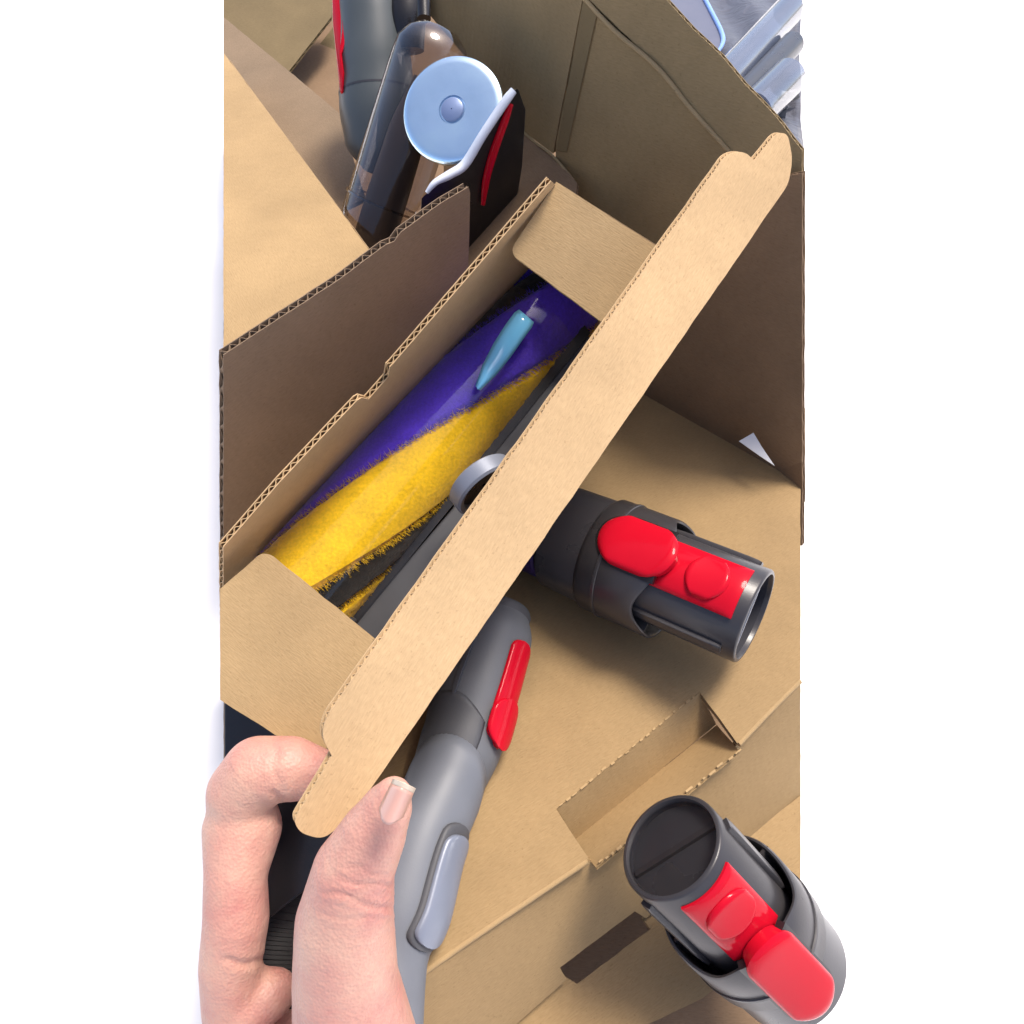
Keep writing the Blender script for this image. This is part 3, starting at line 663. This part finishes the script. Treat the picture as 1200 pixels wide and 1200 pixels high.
# grey crumpled pieces near the flap's tip
m = MB()
vs = []; c0 = wb.at(897, 128)
for k in range(7):
    a = rng.uniform(0, 6.28); p = c0 + V((.022 * math.cos(a), .02 * math.sin(a), .012)); d_ = (RT * math.cos(a * 2) + UP * math.sin(a * 2))
    box(m, p, d_ * .016, d_.cross(FWD) * .006, FWD * .002)
props(bevel(m.build('plastic_scrap', TUBED), .0006), 'dark crumpled plastic scrap wedged by the tip of the raised flap', 'plastic')
m = MB(); pp = Plane(D(868, 516, .432), D(884, 504, .430), D(905, 540, .428))
prism(m, [pp.at(*p) for p in [(866, 517), (883, 507), (893, 524), (908, 546), (890, 534)]], FWD * .0004); props(m.build('paper_scrap', PAPER), 'white paper scrap poking up at the far edge of the insert', 'paper')

# ---------------------------------------------------------------- black hose behind the hand
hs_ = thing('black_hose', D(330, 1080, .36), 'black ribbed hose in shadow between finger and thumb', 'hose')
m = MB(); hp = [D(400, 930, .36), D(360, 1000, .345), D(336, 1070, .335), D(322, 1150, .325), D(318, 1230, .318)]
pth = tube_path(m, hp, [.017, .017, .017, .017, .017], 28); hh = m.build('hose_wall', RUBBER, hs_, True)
m = MB(); L = len(pth)
for k in range(L - 1):
    for q in range(2):
        p = pth[k].lerp(pth[k + 1], q / 2); fr = frame_for(pth[k + 1] - pth[k], CAM - p)
        lathe(m, p, fr, [(-.0012, .0168), (-.0007, .0185), (.0007, .0185), (.0012, .0168)], 28)
props(m.build('rib', RUBBER, hh, True), kind='stuff')
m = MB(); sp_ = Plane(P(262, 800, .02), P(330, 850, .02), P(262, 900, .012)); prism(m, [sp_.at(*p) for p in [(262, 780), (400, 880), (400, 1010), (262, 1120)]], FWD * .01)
props(bevel(m.build('floor_sheet', BLACK), .001), 'black sheet standing in for the dark floor under the near end of the long box', 'plastic')  # black sheet added in place of the dark floor

# ---------------------------------------------------------------- the hand
def capsule(bm_v, bm_f, p0, r0, p1, r1, n=20):
    X, U, W = frame_for(p1 - p0 if (p1 - p0).length > 1e-6 else V((0, 0, 1)), CAM - p0 + V((.001, .002, 0)))
    L = (p1 - p0).length; prof = []
    for k in range(7): a = math.pi / 2 * k / 6; prof.append((-r0 * math.cos(a), max(r0 * math.sin(a), r0 * .02)))
    for k in range(7): a = math.pi / 2 * k / 6; prof.append((L + r1 * math.sin(a), max(r1 * math.cos(a), r1 * .02)))
    b = len(bm_v)
    for x, r in prof:
        for i in range(n): a = 2 * math.pi * i / n; bm_v.append(p0 + X * x + (U * math.cos(a) + W * math.sin(a)) * r)
    J = len(prof)
    for j in range(J - 1):
        for i in range(n): bm_f.append((b + j * n + i, b + j * n + (i + 1) % n, b + (j + 1) * n + (i + 1) % n, b + (j + 1) * n + i))
    bm_f.append(tuple(b + i for i in range(n))[::-1]); bm_f.append(tuple(b + (J - 1) * n + i for i in range(n)))
def skin_mat():
    m, n, l, b = new_mat('skin'); tc = n.new('ShaderNodeTexCoord')
    no = n.new('ShaderNodeTexNoise'); no.inputs['Scale'].default_value = 42; no.inputs['Detail'].default_value = 9; no.inputs['Roughness'].default_value = .65; l.new(tc.outputs['Object'], no.inputs['Vector'])
    r = n.new('ShaderNodeValToRGB'); e = r.color_ramp.elements; e[0].position = .32; e[0].color = (.50, .215, .175, 1); e[1].position = .68; e[1].color = (.60, .355, .26, 1)
    l.new(no.outputs[0], r.inputs[0]); l.new(r.outputs[0], b.inputs['Base Color'])
    f = n.new('ShaderNodeTexVoronoi'); f.inputs['Scale'].default_value = 900; l.new(tc.outputs['Object'], f.inputs['Vector'])
    n3 = n.new('ShaderNodeTexNoise'); n3.inputs['Scale'].default_value = 260; n3.inputs['Detail'].default_value = 4; l.new(tc.outputs['Object'], n3.inputs['Vector'])
    ad = n.new('ShaderNodeMath'); ad.operation = 'MULTIPLY_ADD'; ad.inputs[1].default_value = .5; l.new(f.outputs[0], ad.inputs[0]); l.new(n3.outputs[0], ad.inputs[2])
    bp = n.new('ShaderNodeBump'); bp.inputs['Strength'].default_value = .7; bp.inputs['Distance'].default_value = .0006; l.new(ad.outputs[0], bp.inputs['Height']); l.new(bp.outputs[0], b.inputs['Normal'])
    setp(b, Roughness=.48, Subsurface_Weight=.12, Subsurface_Scale=.003, Specular_IOR_Level=.4)
    b.inputs['Subsurface Radius'].default_value = (1, .35, .2); return m
SKIN = skin_mat()
chains = [
    # thumb: tip, joint, ball, base
    [(461, 932, .233, 23), (453, 948, .235, 31), (437, 978, .237, 40), (414, 1022, .240, 49), (404, 1080, .246, 58), (405, 1150, .252, 62), (418, 1235, .262, 74), (400, 1330, .275, 90)],
    # index finger reaching behind the flap
    [(284, 985, .296, 38), (283, 928, .290, 40), (302, 904, .288, 41), (340, 900, .288, 37), (372, 908, .290, 31), (402, 922, .296, 24)],
    # knuckle column of the folded fingers
    [(284, 972, .292, 46), (276, 1028, .285, 36), (277, 1078, .284, 38), (270, 1130, .285, 36), (276, 1180, .290, 38)],
    # middle finger, folded, tip towards the thumb
    [(272, 1186, .290, 34), (290, 1180, .288, 34), (314, 1166, .290, 30), (322, 1162, .291, 26)],
    # ring and little fingers folded below it
    [(268, 1244, .298, 36), (298, 1226, .298, 32), (338, 1212, .302, 26), (350, 1210, .304, 21)],
    [(268, 1306, .304, 36), (300, 1290, .304, 33), (345, 1280, .306, 24)],
    # palm
    [(276, 1190, .294, 36), (284, 1270, .298, 56), (330, 1340, .295, 92), (400, 1330, .275, 90)],
    [(330, 1340, .295, 92), (310, 1450, .295, 92), (290, 1640, .30, 100)],
]
vs, fs = [], []
for ch in chains:
    for (u0, v0, d0, r0), (u1, v1, d1, r1) in zip(ch[:-1], ch[1:]): capsule(vs, fs, D(u0, v0, d0), r0 * d0 / F, D(u1, v1, d1), r1 * d1 / F)
hand = emit('hand', vs, fs, SKIN)
rm = hand.modifiers.new('r', 'REMESH'); rm.mode = 'VOXEL'; rm.voxel_size = .0011; rm.use_smooth_shade = True
sm = hand.modifiers.new('s', 'SMOOTH'); sm.factor = .6; sm.iterations = 14
dg = bpy.context.evaluated_depsgraph_get(); em = bpy.data.meshes.new_from_object(hand.evaluated_get(dg)); hand.modifiers.clear()
old = hand.data; hand.data = em; bpy.data.meshes.remove(old)
if not em.materials: em.materials.append(SKIN)
# skin folds at the thumb joints and the finger joints
folds = [((380, 1046), (462, 1066), .0006, 2.6), ((395, 1028), (462, 1042), .0004, 2.2), ((405, 1015), (458, 1027), .0003, 2.0), ((370, 1070), (462, 1082), .00025, 2.4), ((322, 925), (336, 965), .0009, 4), ((318, 870), (330, 930), .0004, 4), ((262, 1128), (312, 1128), .0008, 4)]
for k in range(14): q = 985 + k * 9; folds.append(((372 + (k * 37) % 30, q), (430 + (k * 53) % 34, q + 10 + (k * 29) % 7), .00012, 1.3))
def proj(p):
    q = p - CAM; d = q.dot(FWD); return 600 + F * q.dot(RT) / d, 600 - F * q.dot(UP) / d
for vtx in em.vertices:
    if vtx.normal.dot(CAM - vtx.co) <= 0: continue
    u, v = proj(vtx.co); dd = 0
    for (u0, v0), (u1, v1), dep, wd in folds:
        dx, dy = u1 - u0, v1 - v0; L2 = dx * dx + dy * dy; t = ((u - u0) * dx + (v - v0) * dy) / L2
        if -.05 < t < 1.05:
            wob = 3 * math.sin(t * 7 + u0); dist = abs((u - u0) * dy - (v - v0) * dx) / math.sqrt(L2) + 0 * wob
            sgn = ((u - u0) * dy - (v - v0) * dx) / math.sqrt(L2) + wob
            dd += dep * math.exp(-(sgn / wd) ** 2) * min(1, 8 * min(t + .05, 1.05 - t)) - dep * .5 * math.exp(-((abs(sgn) - 2.6 * wd) / (1.5 * wd)) ** 2) * .6
    if dd: vtx.co -= vtx.normal * dd
for p in em.polygons: p.use_smooth = True
props(hand, 'bare hand gripping the near end of the raised flap, thumb in front', 'hand')
# thumb nail
NAIL = plastic('nail', (.60, .34, .27), .3, var=.08, bump=.02); NAIL_T = plastic('nail_tip', (.60, .50, .38), .4)
ROOT[hand] = V((0, 0, 0))
def nail_pt(s, t, lift=0):
    # s along the nail (0 root, 1 tip), t across
    u = 452 + 22 * s; v = 966 - 48 * s
    u += t * (16 * (1 - .10 * s)) * .93; v += t * 10 * .6
    c = D(u, v, .2113 - .0002 * s + .0062 * t * t + lift)
    return c
def nail(name, s0, s1, mat, lift=0, rag=0):
    vs, fs = [], []; ns, nt_ = 10, 10
    for i in range(ns + 1):
        for j in range(nt_ + 1):
            t = -1 + 2 * j / nt_; s = s0 + (s1 - s0) * i / ns
            if s0 == 0: s += .30 * t * t * max(0, 1 - i / 6)
            if i == ns and s1 > 1: s += -.10 * t * t + rag * math.sin(j * 2.3)
            vs.append(nail_pt(s, t, lift))
    for i in range(ns):
        for j in range(nt_): k = i * (nt_ + 1) + j; fs.append((k, k + 1, k + nt_ + 2, k + nt_ + 1))
    o = emit(name, vs, fs, mat, hand, True); so = o.modifiers.new('s', 'SOLIDIFY'); so.thickness = .0010; so.offset = -1; return o
nail('thumb_nail', 0, .88, NAIL); nail('nail_edge', .885, 1.0, NAIL_T, lift=.0001, rag=.012)
